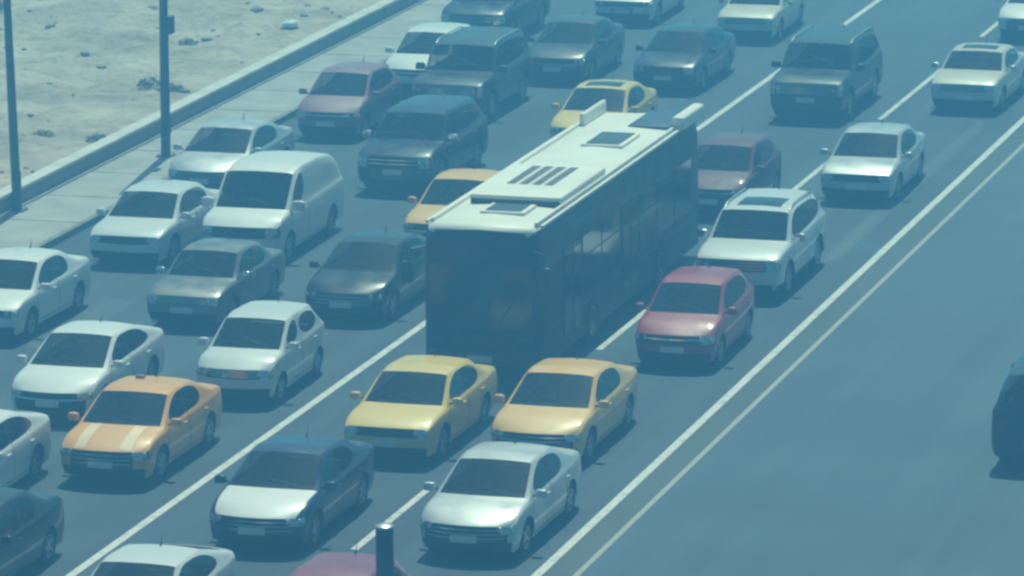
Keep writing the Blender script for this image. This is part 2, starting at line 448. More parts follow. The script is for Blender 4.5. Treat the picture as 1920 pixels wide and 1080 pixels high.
    # mirrors and handles
    for s in (-1, 1):
        mb = bmesh.new(); mh = P.get('mh', 1.0)
        bmesh.ops.create_uvsphere(mb, u_segments=18, v_segments=12, radius=1)
        for v in mb.verts: v.co = Vector([math.copysign(abs(q)**.55, q) for q in v.co])
        for v in mb.verts: v.co = Vector((v.co.x*.105*mh, max(-.075, v.co.y*.085), max(-.06, v.co.z*.085)*mh)) if v.co.y < 0 else Vector((v.co.x*.105*mh, v.co.y*.02, max(-.06, v.co.z*.085)*mh))
        bmesh.ops.translate(mb, verts=mb.verts[:], vec=(s*(hw+.10), yb+.20, zc+.05+.03*(mh-1)))
        add_tube(mb, [(s*(hw*.93), yb+.22, zc+.0), (s*(hw+.05), yb+.21, zc+.03)], .022, 6, 1)
        parts.append(('mirror', mesh_from_bm(mb, 'mirror', [M['chrome'] if P.get('chrome') else M['white'], M['plastic']]), not P.get('chrome'), []))
        ys = [B1-.22] + ([] if P.get('panel') else [P['ra']-P['wr']*.75])
        for y in ys:
            h = bvh.ray_cast(Vector((s*3, y, zc-.13)), Vector((-s, 0, 0)))
            if h[0]:
                hb = bmesh.new(); add_box(hb, -.018, .018, -.09, .09, -.015, .015, 0, .01, 2)
                bmesh.ops.translate(hb, verts=hb.verts[:], vec=h[0]+Vector((s*.012, 0, 0)))
                parts.append(('door_handle', mesh_from_bm(hb, 'door_handle', [M['chrome'] if P.get('chrome') else M['white']]), not P.get('chrome'), []))
    if P.get('sunroof'):
        a, b = P['sunroof']
        sb = patch(bvh, -hw*.5, hw*.5, a, b, 'top', .008, 6, 6)
        parts.append(('sunroof', mesh_from_bm(sb, 'sunroof', [M['roofglass']]), False, []))
    if P.get('rails'):
        for s in (-1, 1):
            rb = bmesh.new(); pts = []
            for t in range(11):
                y = P['yt']+.15+(P['yr']-P['yt']-.3)*t/10
                h = bvh.ray_cast(Vector((s*hw*P.get('rw', .74)*.94, y, 4)), Vector((0, 0, -1)))
                pts.append(h[0]+Vector((0, 0, .0 if t in (0, 10) else .05)))
            add_tube(rb, pts, .02, 6)
            parts.append(('roof_rail', mesh_from_bm(rb, 'roof_rail', [M['alloy']]), False, []))
    if P.get('antenna', True):
        ab = bmesh.new(); h = bvh.ray_cast(Vector((0, P['yr']-.12, 4)), Vector((0, 0, -1)))
        add_tube(ab, [h[0], h[0]+Vector((0, .05, .05)), h[0]+Vector((0, .12, .2))], [.02, .012, .004], 6)
        parts.append(('antenna', mesh_from_bm(ab, 'antenna', [M['plastic']]), False, []))
    raw.free()
    return dict(P=P, parts=parts, bvh=bvh)
def base(**k):
    d = dict(L=4.6, W=1.82, yb=1.15, yt=1.92, B=2.35, yr=3.2, yrb=3.92, zn=.72, zc=.95, zt=1.40, zroof=1.435, zr2=1.39, zd=1.06, wr=.325, fa=.88, ra=3.55)
    d.update(k); return d
SPECS = dict(
    sedan=base(lowg=3, bump=TRIM),
    sedan2=base(L=4.7, yt=1.98, yrb=3.98, yr=3.25, zn=.70, zd=1.07, lowg=2, bump=TRIM, plan=.34, W=1.84, ra=3.62),
    boxy=base(chrome=True, L=4.5, W=1.72, yb=1.2, yt=1.78, zn=.76, zc=.93, zt=1.37, zroof=1.40, zr2=1.36, zd=.98, plan=.1, rw=.76, yr=3.1, yrb=3.6, hoodcrease=.9, wr=.31, bump=TRIM, hk=2),
    sedan3=base(L=4.5, W=1.78, zt=1.42, zroof=1.46, zr2=1.42, yt=1.86, yr=3.1, yrb=3.75, plan=.17, hk=1, lowg=4, bars=1, zn=.75, zd=1.09, bump=TRIM, wr=.315),
    sedan4=base(L=4.65, W=1.81, plan=.11, hk=2, bars=0, zn=.76, yt=1.88, yr=3.3, yrb=3.85, zd=1.04, lowg=9, bump=TRIM, wrap=False, hoodcrease=.95, slotw=.13),
    fastback=base(bars=1, L=4.65, W=1.8, yb=1.12, yt=1.98, yr=3.15, yrb=4.25, zd=1.08, zr2=1.40, zn=.68, plan=.38, ycs=3.85, zbr=1.03, zt=1.42, lowg=2),
    hatch=base(light_seats=True, L=3.75, W=1.66, yb=.92, yt=1.60, B=1.98, yr=3.12, yrb=3.52, zn=.78, zc=1.0, zt=1.46, zroof=1.51, zr2=1.48, zd=1.04, ycs=3.2, wr=.29, fa=.70, ra=3.05, rw=.78, dark_b=False, bump=TRIM),
    hatch2=base(bars=1, hk=2, bump=TRIM, L=4.05, W=1.72, yb=1.0, yt=1.70, B=2.1, yr=3.35, yrb=3.8, zn=.76, zc=1.0, zt=1.48, zroof=1.53, zr2=1.48, zd=1.05, ycs=3.42, wr=.31, fa=.78, ra=3.3, rw=.76),
    suv=base(light_seats=True, L=4.8, W=1.95, yb=1.22, yt=1.82, B=2.4, yr=4.2, yrb=4.6, zn=.94, zc=1.13, zt=1.66, zroof=1.71, zr2=1.68, zd=1.15, ycs=4.3, zbr=1.2, wr=.38, fa=.92, ra=3.78, rw=.78, plan=.16, clad=True, sunroof=(2.1, 3.0), rails=True, mh=1.15, zb=.26, pz=.5, chrome=True, hoodcrease=.8),
    darksuv=base(bars=2, L=4.85, W=1.95, yb=1.2, yt=1.82, B=2.4, yr=4.2, yrb=4.65, zn=.96, zc=1.15, zt=1.70, zroof=1.75, zr2=1.72, zd=1.18, ycs=4.35, zbr=1.22, wr=.39, fa=.92, ra=3.8, rw=.78, plan=.14, mh=1.2, zb=.28, pz=.52, chrome=True, hoodcrease=.7),
    bigsuv=base(bars=5, hk=1, L=4.9, W=2.0, yb=1.25, yt=1.65, B=2.3, yr=4.45, yrb=4.75, zn=1.05, zc=1.2, zt=1.82, zroof=1.86, zr2=1.85, zd=1.22, ycs=4.5, zbr=1.22, wr=.41, fa=.92, ra=3.85, rw=.83, plan=.07, mh=1.25, zb=.32, pz=.55, hoodcrease=.9, rails=True),
    van=base(bars=0, L=5.0, W=1.92, yb=.95, yt=1.70, B=2.15, yr=4.75, yrb=4.93, zn=.92, zc=1.15, zt=1.86, zroof=1.95, zr2=1.93, zd=1.2, ycs=4.8, zbr=1.2, wr=.34, fa=.86, ra=4.0, rw=.84, plan=.22, mh=1.5, zb=.24, pz=.46, panel=True, bump=TRIM, antenna=False),
)
SPECS['taxisun'] = dict(SPECS['sedan'], sunroof=(2.08, 2.75))
SPECS['sunsedan'] = dict(SPECS['boxy'], W=1.82, sunroof=(2.0, 2.6), zn=.8, zc=.97, zd=1.02)
for k, v in SPECS.items(): TYPES[k] = car_template(k, v)

def build_car(kind, name, col, loc, rz, label, cat, group):
    T = TYPES[kind]; P = T['P']
    root = bpy.data.objects.new(name, None); C.objects.link(root); root.empty_display_size = .5
    root.location = (loc[0], loc[1], 0); root.rotation_euler.z = rz
    tag(root, label, cat, group)
    def add(nm, me, par):
        o = bpy.data.objects.new(nm, me); C.objects.link(o); o.parent = par; return o
    for nm, me, painted, kids in T['parts']:
        o = add(nm, me, root)
        if painted:
            o.material_slots[0].link = 'OBJECT'; o.material_slots[0].material = M['white' if nm == 'bonnet' and 'white bonnet' in label else col]  # white paint stands in for the bright reflection on the dark bonnet
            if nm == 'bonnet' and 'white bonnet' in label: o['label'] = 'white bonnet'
        for kn, km in kids: add(kn, km, o)
    ty, ri = wheel_meshes(P['wr']); hw = P['W']/2
    for y in (P['fa'], P['ra']):
        for s in (1, -1):
            e = bpy.data.objects.new('wheel', None); C.objects.link(e); e.parent = root; e.empty_display_size = .2
            e.location = (s*(hw-.035), y, P['wr']); e.rotation_euler = (random.uniform(0, 6), 0, 0 if s > 0 else math.pi)
            add('tyre', ty, e); add('rim', ri, e)
    return root

# ------------------------------------------------------------ the ground
def grid(name, xs, ys, zf, m):
    bm = bmesh.new(); G = [[bm.verts.new((x, y, zf(x, y))) for y in ys] for x in xs]
    for i in range(len(xs)-1):
        for j in range(len(ys)-1): bm.faces.new((G[i][j], G[i+1][j], G[i+1][j+1], G[i][j+1]))
    return obj(name, mesh_from_bm(bm, name, [m]))
def frange(a, b, s):
    n = int(round((b-a)/s)); return [a+(b-a)*i/n for i in range(n+1)]
def N(t, typ): return t.nodes.new(typ)
# dirt
dm = bpy.data.materials.new('dry_dirt'); dm.use_nodes = True; t = dm.node_tree; b = t.nodes['Principled BSDF']; b.inputs['Roughness'].default_value = .95
tc = N(t, 'ShaderNodeTexCoord'); n1 = N(t, 'ShaderNodeTexNoise'); n1.inputs['Scale'].default_value = .35; n1.inputs['Detail'].default_value = 8; n1.inputs['Roughness'].default_value = .65
n2 = N(t, 'ShaderNodeTexNoise'); n2.inputs['Scale'].default_value = 3.5; n2.inputs['Detail'].default_value = 10; n2.inputs['Roughness'].default_value = .7
cr = N(t, 'ShaderNodeValToRGB'); cr.color_ramp.elements[0].position = .34; cr.color_ramp.elements[0].color = (.42, .345, .27, 1)
cr.color_ramp.elements[1].position = .66; cr.color_ramp.elements[1].color = (.80, .665, .53, 1)
cr2 = N(t, 'ShaderNodeValToRGB'); cr2.color_ramp.elements[0].position = .36; cr2.color_ramp.elements[0].color = (.62, .60, .58, 1)
cr2.color_ramp.elements[1].position = .52; cr2.color_ramp.elements[1].color = (1, 1, 1, 1)
mx = N(t, 'ShaderNodeMix'); mx.data_type = 'RGBA'; mx.blend_type = 'MULTIPLY'; mx.inputs[0].default_value = .8
bp = N(t, 'ShaderNodeBump'); bp.inputs['Distance'].default_value = .25; bp.inputs['Strength'].default_value = .8
for a, c in ((tc.outputs['Object'], n1.inputs['Vector']), (tc.outputs['Object'], n2.inputs['Vector']), (n1.outputs['Fac'], cr.inputs[0]), (n2.outputs['Fac'], cr2.inputs[0]),
             (cr.outputs[0], mx.inputs[6]), (cr2.outputs[0], mx.inputs[7]), (mx.outputs[2], b.inputs['Base Color']), (n2.outputs['Fac'], bp.inputs['Height']), (bp.outputs[0], b.inputs['Normal'])): t.links.new(a, c)
g = grid('ground', [-1000, -400, -150]+frange(-80, 40, 20)+[150, 400, 1000], [-200, 0, 60, 100, 140, 180, 300, 600, 1000], lambda x, y: -.03, dm)
tag(g, kind='structure')
BX = -43.62
def dz(x, y):
    d = max(0, min(1, (-44.1-x)/3)); v = Vector((x*.22, y*.22, 0))
    return .12+d*(.3*mnoise.fractal(v, 1, 2, 4)+.10*mnoise.fractal(v*5, 1, 2, 3)+.04*mnoise.noise(v*18))
g = grid('dirt_field', frange(-72, -43.9, .22), frange(100, 165, .22), dz, dm); tag(g, kind='structure')
# asphalt
def asphalt(name, c0, c1):
    am = bpy.data.materials.new(name); am.use_nodes = True; t = am.node_tree; b = t.nodes['Principled BSDF']; b.inputs['Roughness'].default_value = .75
    tc = N(t, 'ShaderNodeTexCoord'); mp = N(t, 'ShaderNodeMapping'); mp.inputs['Scale'].default_value = (1, .018, 1)
    n1 = N(t, 'ShaderNodeTexNoise'); n1.inputs['Scale'].default_value = 1.6; n1.inputs['Detail'].default_value = 6
    n2 = N(t, 'ShaderNodeTexNoise'); n2.inputs['Scale'].default_value = .25; n2.inputs['Detail'].default_value = 5
    n3 = N(t, 'ShaderNodeTexNoise'); n3.inputs['Scale'].default_value = 45; n3.inputs['Detail'].default_value = 3
    a1 = N(t, 'ShaderNodeMath'); a1.operation = 'ADD'; a2 = N(t, 'ShaderNodeMath'); a2.operation = 'MULTIPLY'; a2.inputs[1].default_value = .5
    cr = N(t, 'ShaderNodeValToRGB'); cr.color_ramp.elements[0].position = .38; cr.color_ramp.elements[0].color = (*c0, 1)
    cr.color_ramp.elements[1].position = .62; cr.color_ramp.elements[1].color = (*c1, 1)
    bp = N(t, 'ShaderNodeBump'); bp.inputs['Distance'].default_value = .01
    for a, c in ((tc.outputs['Object'], mp.inputs[0]), (mp.outputs[0], n1.inputs['Vector']), (tc.outputs['Object'], n2.inputs['Vector']), (tc.outputs['Object'], n3.inputs['Vector']),
                 (n1.outputs['Fac'], a1.inputs[0]), (n2.outputs['Fac'], a1.inputs[1]), (a1.outputs[0], a2.inputs[0]), (a2.outputs[0], cr.inputs[0]),
                 (cr.outputs[0], b.inputs['Base Color']), (n3.outputs['Fac'], bp.inputs['Height']), (bp.outputs[0], b.inputs['Normal'])): t.links.new(a, c)
    return am
asp = asphalt('asphalt', (.019, .040, .066), (.043, .080, .112))
def slab(name, x0, x1, y0, y1, z0, z1, m, bev=0):
    bm = bmesh.new(); add_box(bm, x0, x1, y0, y1, z0, z1, 0, bev); return obj(name, mesh_from_bm(bm, name, [m], smooth=False))
tag(slab('road', -41.45, 22, -150, 600, -.02, 0, asp), kind='structure')
tag(slab('opposite_road', -22.56, 21.9, 40, 400, .0005, .0035, asphalt('opposite_asphalt', (.030, .066, .098), (.050, .100, .138))), kind='structure')
conc = mat('pavement_concrete', (.40, .385, .36), .9, var=.18, scale=1.2, bump=.02)
tag(slab('pavement', -43.62, -41.62, 40, 400, -.02, .15, conc), kind='structure')
bm = bmesh.new()
y = 40.0
while y < 400:
    add_box(bm, -41.60, -41.45, y, y+1.97, -.02, .165, 0, .015); y += 2.0
tag(obj('kerb', mesh_from_bm(bm, 'kerb', [mat('kerb_concrete', (.24, .235, .22), .9, var=.3, scale=2)], smooth=False)), kind='structure')
# slabs joints on the pavement
bm = bmesh.new()
y = 90.0
while y < 165:
    add_box(bm, -43.6, -41.64, y, y+.03, .149, .1545); y += 3.0
tag(obj('pavement_joints', mesh_from_bm(bm, 'pavement_joints', [M['trim']], smooth=False)), kind='structure')
# low concrete wall: a run of sections in one continuous wall
bm = bmesh.new(); y = 60.0
while y < 220:
    add_box(bm, -43.97, BX-.03, y, y+5.985, -.01, .52, 0, .02); y += 6.0
wl = obj('concrete_wall', mesh_from_bm(bm, 'concrete_wall', [mat('painted_shade_concrete', (.20, .20, .20), .85, var=.2, scale=1.5, bump=.02)], smooth=False))  # wall colour darkened to carry the shade on its road face
tag(wl, 'low pale concrete wall between the pavement and the dirt field', 'wall')
bm = bmesh.new(); y = 60.0
while y < 220:
    add_box(bm, -44.01, BX, y, y+2.99, .523, .60, 0, .02); y += 3.0
tag(obj('painted_sunlit_top', mesh_from_bm(bm, 'painted_sunlit_top', [mat('sunlit_top_concrete', (.62, .60, .55), .85, var=.15, scale=1.5)], smooth=False), wl))  # strip added on the wall, its pale colour carrying the sunlit top
bm = bmesh.new(); add_box(bm, -43.64, -43.55, 60, 220, .155, .20)
tag(obj('wall_footing', mesh_from_bm(bm, 'wall_footing', [conc], smooth=False), wl))
# markings
def paint_mat(name, c, wear):
    m = mat(name, (c, c, c*.96), .7); t = m.node_tree; b = t.nodes['Principled BSDF']
    tc = N(t, 'ShaderNodeTexCoord'); n = N(t, 'ShaderNodeTexNoise'); n.inputs['Scale'].default_value = 5; n.inputs['Detail'].default_value = 8; n.inputs['Roughness'].default_value = .7
    cr = N(t, 'ShaderNodeValToRGB'); cr.color_ramp.elements[0].position = wear; cr.color_ramp.elements[0].color = (.30, .31, .31, 1)
    cr.color_ramp.elements[1].position = wear+.16; cr.color_ramp.elements[1].color = (c, c, c*(.95 if c > .5 else .84), 1)
    t.links.new(tc.outputs['Object'], n.inputs['Vector']); t.links.new(n.outputs['Fac'], cr.inputs[0]); t.links.new(cr.outputs[0], b.inputs['Base Color'])
    return m
pm = paint_mat('road_paint', .62, .34); pm2 = paint_mat('worn_road_paint', .34, .36)
tag(slab('solid_line', -23.25, -23.08, 40, 400, .001, .004, pm), kind='structure')
tag(slab('inner_solid_line', -22.56, -22.45, 40, 400, .001, .0055, pm2), kind='structure')
strip_m = asphalt('median_asphalt', (.045, .07, .075), (.065, .095, .10))
tag(slab('median_strip', -23.08, -22.56, 40, 400, .001, .0035, strip_m), kind='structure')
tag(slab('bus_lane_line', -31.0, -30.83, 40, 400, .001, .004, pm), kind='structure')
bm = bmesh.new()
for a, b_ in ((66, 71), (82.3, 86.9), (98.7, 102.9), (115.0, 120.2), (126.3, 134.3), (139.9, 143.6), (150, 155)):
    add_box(bm, -26.79, -26.65, a, b_, .001, .004)
tag(obj('dashed_line', mesh_from_bm(bm, 'dashed_line', [pm], smooth=False)), kind='structure')
def patch_mark(name, x0, x1, y0, y1, col, z):
    bm = bmesh.new(); n = 28; cx, cy = (x0+x1)/2, (y0+y1)/2
    top = []
    for k in range(n):
        a = 2*math.pi*k/n; f = 1+.12*random.uniform(-1, 1); e = .35
        top.append(bm.verts.new((cx+(x1-x0)/2*f*math.copysign(abs(math.cos(a))**e, math.cos(a)), cy+(y1-y0)/2*f*math.copysign(abs(math.sin(a))**e, math.sin(a)), z)))
    bm.faces.new(top)
    tag(obj(name, mesh_from_bm(bm, name, [col], smooth=False)), kind='structure')
tar = asphalt('patched_asphalt', (.018, .032, .048), (.035, .058, .078)); lite = asphalt('worn_asphalt', (.045, .075, .10), (.075, .112, .14))
for (x0, x1, y0, y1, mm) in ((-30.2, -29.3, 86, 93.5, tar), (-34.3, -33.7, 96, 103, tar), (-24.3, -23.9, 108, 126, lite), (-38.4, -37.5, 96, 101, lite)):
    patch_mark('asphalt_patch', x0, x1, y0, y1, mm, .0008+.0001*random.random())
# stones and rubbish on the dirt
bm = bmesh.new()
for i in range(300):
    x = random.uniform(-60, -44.5); y = random.uniform(104, 150); s = random.choice((.05, .06, .08, .1, .16))*random.uniform(.7, 1.4)
    r = bmesh.ops.create_icosphere(bm, subdivisions=1, radius=s)
    for v in r['verts']: v.co = Vector((v.co.x*random.uniform(.7, 1.3), v.co.y*random.uniform(.7, 1.3), v.co.z*random.uniform(.4, .8)))+Vector((x, y, dz(x, y)+s*.1))
tag(obj('stones', mesh_from_bm(bm, 'stones', [mat('stone', (.36, .32, .27), .95, var=.4, scale=.6)], smooth=False)), 'small stones scattered over the dirt field', 'stones', kind='stuff')
tufts = [(-46.5, 118.4, .28), (-44.9, 118.0, .30), (-46.6, 126.5, .35), (-45.6, 125.4, .35), (-47.9, 133.2, .30), (-54.5, 139.5, .4), (-52, 128, .28), (-55.5, 137.6, .5)]
tl = ['dry scrub tuft close behind the wall, beside the taller lamp post', 'small tuft of dead weeds pressed against the low wall', 'loose dry bush on the dirt, in the middle of the field edge', 'grey weed clump just behind the wall, right of the near lamp post', 'small scrub plant near the top right end of the dirt field', 'dry tuft high on the dirt field at the top of the photo', 'lone small weed in the open dirt between the two lamp posts', 'dark scrub clump in the top left corner']
lm = mat('dry_leaves', (.11, .11, .07), .9, var=.4, scale=8)
for (x, y, s), lb in zip(tufts, tl):
    bm = bmesh.new()
    for k in range(int(260*s/.4)):
        a = random.uniform(0, 6.28); rr = s*math.sqrt(random.random()); hgt = s*.8*random.random()*(1-rr/s*.6)
        p = Vector((math.cos(a)*rr, math.sin(a)*rr, hgt)); u = Vector((random.uniform(-1, 1), random.uniform(-1, 1), random.uniform(-.2, 1))).normalized()*s*.14
        v = u.orthogonal().normalized()*s*.045
        bm.faces.new([bm.verts.new(p+q) for q in (u, v, -u, -v)])
    for k in range(9):
        a = random.uniform(0, 6.28); add_tube(bm, [(0, 0, -.05), (math.cos(a)*s*.4, math.sin(a)*s*.4, s*.45)], [.012, .005], 4)
    o = obj('scrub_plant', mesh_from_bm(bm, 'scrub_plant', [lm], smooth=False)); o.location = (x, y, dz(x, y)); tag(o, lb, 'plant', 'dry scrub on the dirt field')

bm = bmesh.new()
for k in range(5):
    c = Vector((random.uniform(-.2, .2), random.uniform(-.2, .2), random.uniform(.05, .18)))
    r_ = bmesh.ops.create_icosphere(bm, subdivisions=2, radius=.16)
    for v in r_['verts']: v.co = Vector((v.co.x*1.3, v.co.y, v.co.z*.6))*(1+.35*mnoise.noise(v.co*9+c*5))+c
o = obj('plastic_bag', mesh_from_bm(bm, 'plastic_bag', [mat('white_plastic', (.8, .8, .8), .35)])); o.location = (-45.95, 136.3, dz(-45.95, 136.3))
tag(o, 'crumpled white plastic bag lying on the dirt near the top of the photo', 'litter')
# ------------------------------------------------------------ lamp posts
pole_m = mat('galvanised_steel', (.075, .08, .085), .6, .3, var=.2, scale=2)
def lamp_post(x, y, lean, label, box, r=.115):
    root = obj('lamp_post', None); root.location = (x, y, .15); root.rotation_euler = (0, lean, 0)
    tag(root, label, 'lamp post', 'lamp posts along the pavement')
    bm = bmesh.new(); add_tube(bm, [(0, 0, .02), (0, 0, 2), (0, 0, 6), (0, 0, 9)], [r*1.05, r, r*.8, r*.6], 14); obj('pole', mesh_from_bm(bm, 'pole', [pole_m]), root)
    bm = bmesh.new(); add_box(bm, -.2, .2, -.2, .2, 0, .03, 0, .01)
    for sx in (-1, 1):
        for sy in (-1, 1): add_tube(bm, [(sx*.15, sy*.15, .03), (sx*.15, sy*.15, .07)], .018, 6)
    obj('base_plate', mesh_from_bm(bm, 'base_plate', [pole_m], smooth=False), root)
    bm = bmesh.new(); add_box(bm, .7*r, 1.12*r, -.05, .05, .55, .95, 0, .01); obj('access_door', mesh_from_bm(bm, 'access_door', [pole_m], smooth=False), root)
    bm = bmesh.new(); add_tube(bm, [(0, 0, 8.9), (.15, 0, 9.3), (.7, 0, 9.6), (1.5, 0, 9.7)], [.07, .06, .05, .045], 8); obj('arm', mesh_from_bm(bm, 'arm', [pole_m]), root)
    bm = bmesh.new(); add_box(bm, 1.4, 2.1, -.13, .13, 9.62, 9.76, 0, .05, 3); obj('lamp_head', mesh_from_bm(bm, 'lamp_head', [pole_m]), root)
    if box:
        bm = bmesh.new(); add_box(bm, r*.7, r*.7+.16, -.14, .14, 3.05, 3.5, 0, .03, 2); add_tube(bm, [(0, 0, 3.15), (r*.8, 0, 3.15)], .03, 6)
        obj('control_box', mesh_from_bm(bm, 'control_box', [pole_m]), root)
lamp_post(-43.5, 109.0, -.022, 'dark steel lamp post at the left edge of the photo', False, .105)
lamp_post(-42.5, 116.4, .006, 'dark steel lamp post with a small box high on its shaft, behind the silver sedan', True, .115)
# short post by the red car
root = obj('marker_post', None); root.location = (-23.62, 74.3, 0)
tag(root, 'dark marker post beside the red hatchback at the bottom edge', 'post')
bm = bmesh.new(); add_tube(bm, [(0, 0, .02), (0, 0, 2.62)], [.15, .14], 14); obj('shaft', mesh_from_bm(bm, 'shaft', [mat('post_paint', (.02, .03, .03), .5, var=.3)]), root)
bm = bmesh.new(); add_tube(bm, [(0, 0, 2.62), (0, 0, 2.66), (0, 0, 2.69)], [.15, .15, .08], 14); obj('cap', mesh_from_bm(bm, 'cap', [M['alloy']]), root)
bm = bmesh.new(); add_box(bm, -.16, .16, -.16, .16, 0, .03, 0, .01); obj('foot_plate', mesh_from_bm(bm, 'foot_plate', [M['plastic']], smooth=False), root)

# ------------------------------------------------------------ the bus
def city_bus(x, y):
    root = obj('city_bus', None); root.location = (x, y, 0)
    tag(root, 'long dark city bus with a white roof and roof units', 'bus')
    L, hw = 13.0, 1.24; zt = 3.15
    dark = paint('bus_navy_paint', (.008, .014, .024), 0, .5, .02); dark.node_tree.nodes['Principled BSDF'].inputs['Coat Weight'].default_value = .12; roofw = mat('bus_roof_white', (.80, .79, .71), .5, var=.08, scale=.8)
    bglass = mat('bus_glass', (.01, .015, .02), .12, 0, 0, .55)
    # body loft: section around x-z, front plan curve
    def section(y_, sc, fz=0):
        pts = [(-hw*sc, .32), (-hw*sc, 1.0), (-hw*sc, 2.0), (-hw*sc*.985, 2.80), (-hw*sc*.93, zt-.07+fz), (-hw*sc*.84, zt+fz), (0, zt+.05+fz)]
        return pts+[(-a, b) for a, b in pts[-2::-1]]
    bm = bmesh.new(); rows = []
    ys = [(-.02, .86, -.10), (.06, .95, -.03), (.22, .99, 0), (.6, 1, 0)]+[(q, 1, 0) for q in (2, 4, 6, 8, 10, 12)]+[(13.0, .99, 0), (13.2, .95, -.03), (13.25, .9, -.06)]
    for y_, sc, fz in ys:
        rows.append([bm.verts.new((a, y_+(.10*(abs(a)/hw)**2.5 if y_ < .5 else 0), b)) for a, b in section(y_, sc, fz)])
    for i in range(len(rows)-1):
        for j in range(len(rows[0])-1):
            f = bm.faces.new((rows[i][j], rows[i][j+1], rows[i+1][j+1], rows[i+1][j])); f.material_index = 1 if 4 <= j <= 7 else 0
        f = bm.faces.new((rows[i][0], rows[i+1][0], rows[i+1][-1], rows[i][-1]))
    bm.faces.new(rows[0][::-1]); bm.faces.new(rows[-1])
    bmesh.ops.recalc_face_normals(bm, faces=bm.faces[:])
    body = obj('body', mesh_from_bm(bm, 'body', [dark, roofw], ang=50), root)
    # side glazing: each pane proud of the body
    for s in (-1, 1):
        yy = 1.7
        for k in range(7):
            ln = 1.42
            if s > 0 and k in (0, 3): yy += ln+.1; continue
            bm = bmesh.new(); a, b_ = (s*(hw-.03), s*(hw+.008)) if s > 0 else (s*(hw+.008), s*(hw-.03))
            add_box(bm, a, b_, yy, yy+ln, 1.22, 2.38, 0, .006, 1)
            wf = obj('side_window', mesh_from_bm(bm, 'side_window', [bglass], smooth=False), root)
            bm = bmesh.new(); a2, b2 = (s*hw, s*(hw+.014)) if s > 0 else (s*(hw+.014), s*hw)
            add_box(bm, a2, b2, yy, yy+ln, 1.95, 1.975); obj('window_bar', mesh_from_bm(bm, 'window_bar', [M['trim']], smooth=False), wf)
            yy += ln+.1
    for yy in (1.75, 6.32):   # doors on the pavement... kerb side
        bm = bmesh.new()
        add_box(bm, hw-.03, hw+.012, yy, yy+1.3, .42, 2.4, 0, .006, 1)
        d = obj('door', mesh_from_bm(bm, 'door', [dark], smooth=False), root)
        for q in (0, .66):
            bm = bmesh.new(); add_box(bm, hw, hw+.02, yy+.06+q, yy+.58+q, .62, 2.3, 0, .004, 1)
            obj('door_glass', mesh_from_bm(bm, 'door_glass', [bglass], smooth=False), d)
    bm = bmesh.new()
    for s in (-1, 1):
        x0 = s*(hw+.004); add_box(bm, min(x0, x0-s*.03), max(x0, x0-s*.03), .7, 12.6, .95, 1.02)
    obj('side_moulding', mesh_from_bm(bm, 'side_moulding', [mat('bus_band', (.04, .05, .07), .4)], smooth=False), root)
    # front: windscreen, destination panel, lamps, bumper
    def front_panel(name, xw, z0, z1, dy, m, th=.05):
        bm = bmesh.new(); n = 12; g = []
        for a in range(n+1):
            u = -xw+2*xw*a/n
            yy = -.02+.10*(abs(u)/hw)**2.5-dy
            g.append([bm.verts.new((u, yy, z0)), bm.verts.new((u, yy+.02, z1)), bm.verts.new((u, yy+.02+th, z1)), bm.verts.new((u, yy+th, z0))])
        for a in range(n):
            for q in range(4): bm.faces.new((g[a][q], g[a+1][q], g[a+1][(q+1)%4], g[a][(q+1)%4]))
        bm.faces.new(g[0]); bm.faces.new(g[-1]); bmesh.ops.recalc_face_normals(bm, faces=bm.faces[:])
        return obj(name, mesh_from_bm(bm, name, [m]), root)
    ws = front_panel('windshield', 1.06, 1.12, 2.38, .02, bglass)
    for s in (-.5, .35):
        bm = bmesh.new(); add_tube(bm, [(s, -.06, 1.14), (s+.4, -.055, 1.75)], .012, 6); obj('wiper', mesh_from_bm(bm, 'wiper', [M['wiper']]), ws)
    front_panel('destination_panel', .98, 2.46, 2.72, .025, M['glass2'])
    front_panel('bumper', 1.09, .34, .66, .06, M['plastic'], .1)
    front_panel('grille', .5, .74, .98, .022, M['trim'])
    for s in (-1, 1):
        bm = bmesh.new()
        bmesh.ops.create_uvsphere(bm, u_segments=16, v_segments=10, radius=.13)
        for v in bm.verts: v.co = Vector((v.co.x*1.3+s*.86, v.co.y*.5+.02, v.co.z+.85))
        obj('headlight', mesh_from_bm(bm, 'headlight', [M['roofglass']]), root)
        bm = bmesh.new(); add_tube(bm, [(s*1.1, .1, 2.7), (s*1.35, -.2, 2.68), (s*1.42, -.25, 2.45)], .03, 8)
        add_box(bm, s*1.42-.12, s*1.42+.12, -.32, -.2, 2.0, 2.45, 0, .05, 2)
        obj('mirror', mesh_from_bm(bm, 'mirror', [M['plastic']]), root)
        # wheels
        ty, ri = wheel_meshes(.48)
        for yw in (2.75+0, 9.6):
            if s > 0 and yw < 3: yw = 3.95
            if s < 0 and yw < 3: yw = 3.95
            wb = bmesh.new()
            lathe_x(wb, [(0, .54), (0, .001)], 28)
            bmesh.ops.translate(wb, verts=wb.verts[:], vec=(s*(hw+.012), yw, .5))
            bmesh.ops.delete(wb, geom=[f for f in wb.faces if f.calc_center_median().z < .3], context='FACES')
            obj('wheel_arch', mesh_from_bm(wb, 'wheel_arch', [M['trim']]), root)
            e = obj('wheel', None, root); e.location = (s*(hw+.02), yw, .48); e.rotation_euler.z = 0 if s > 0 else math.pi
            obj('tyre', ty, e); obj('rim', ri, e)
    # roof: raised edge rails, air conditioner with grille, hatches, rear pods
    zr = zt+.02
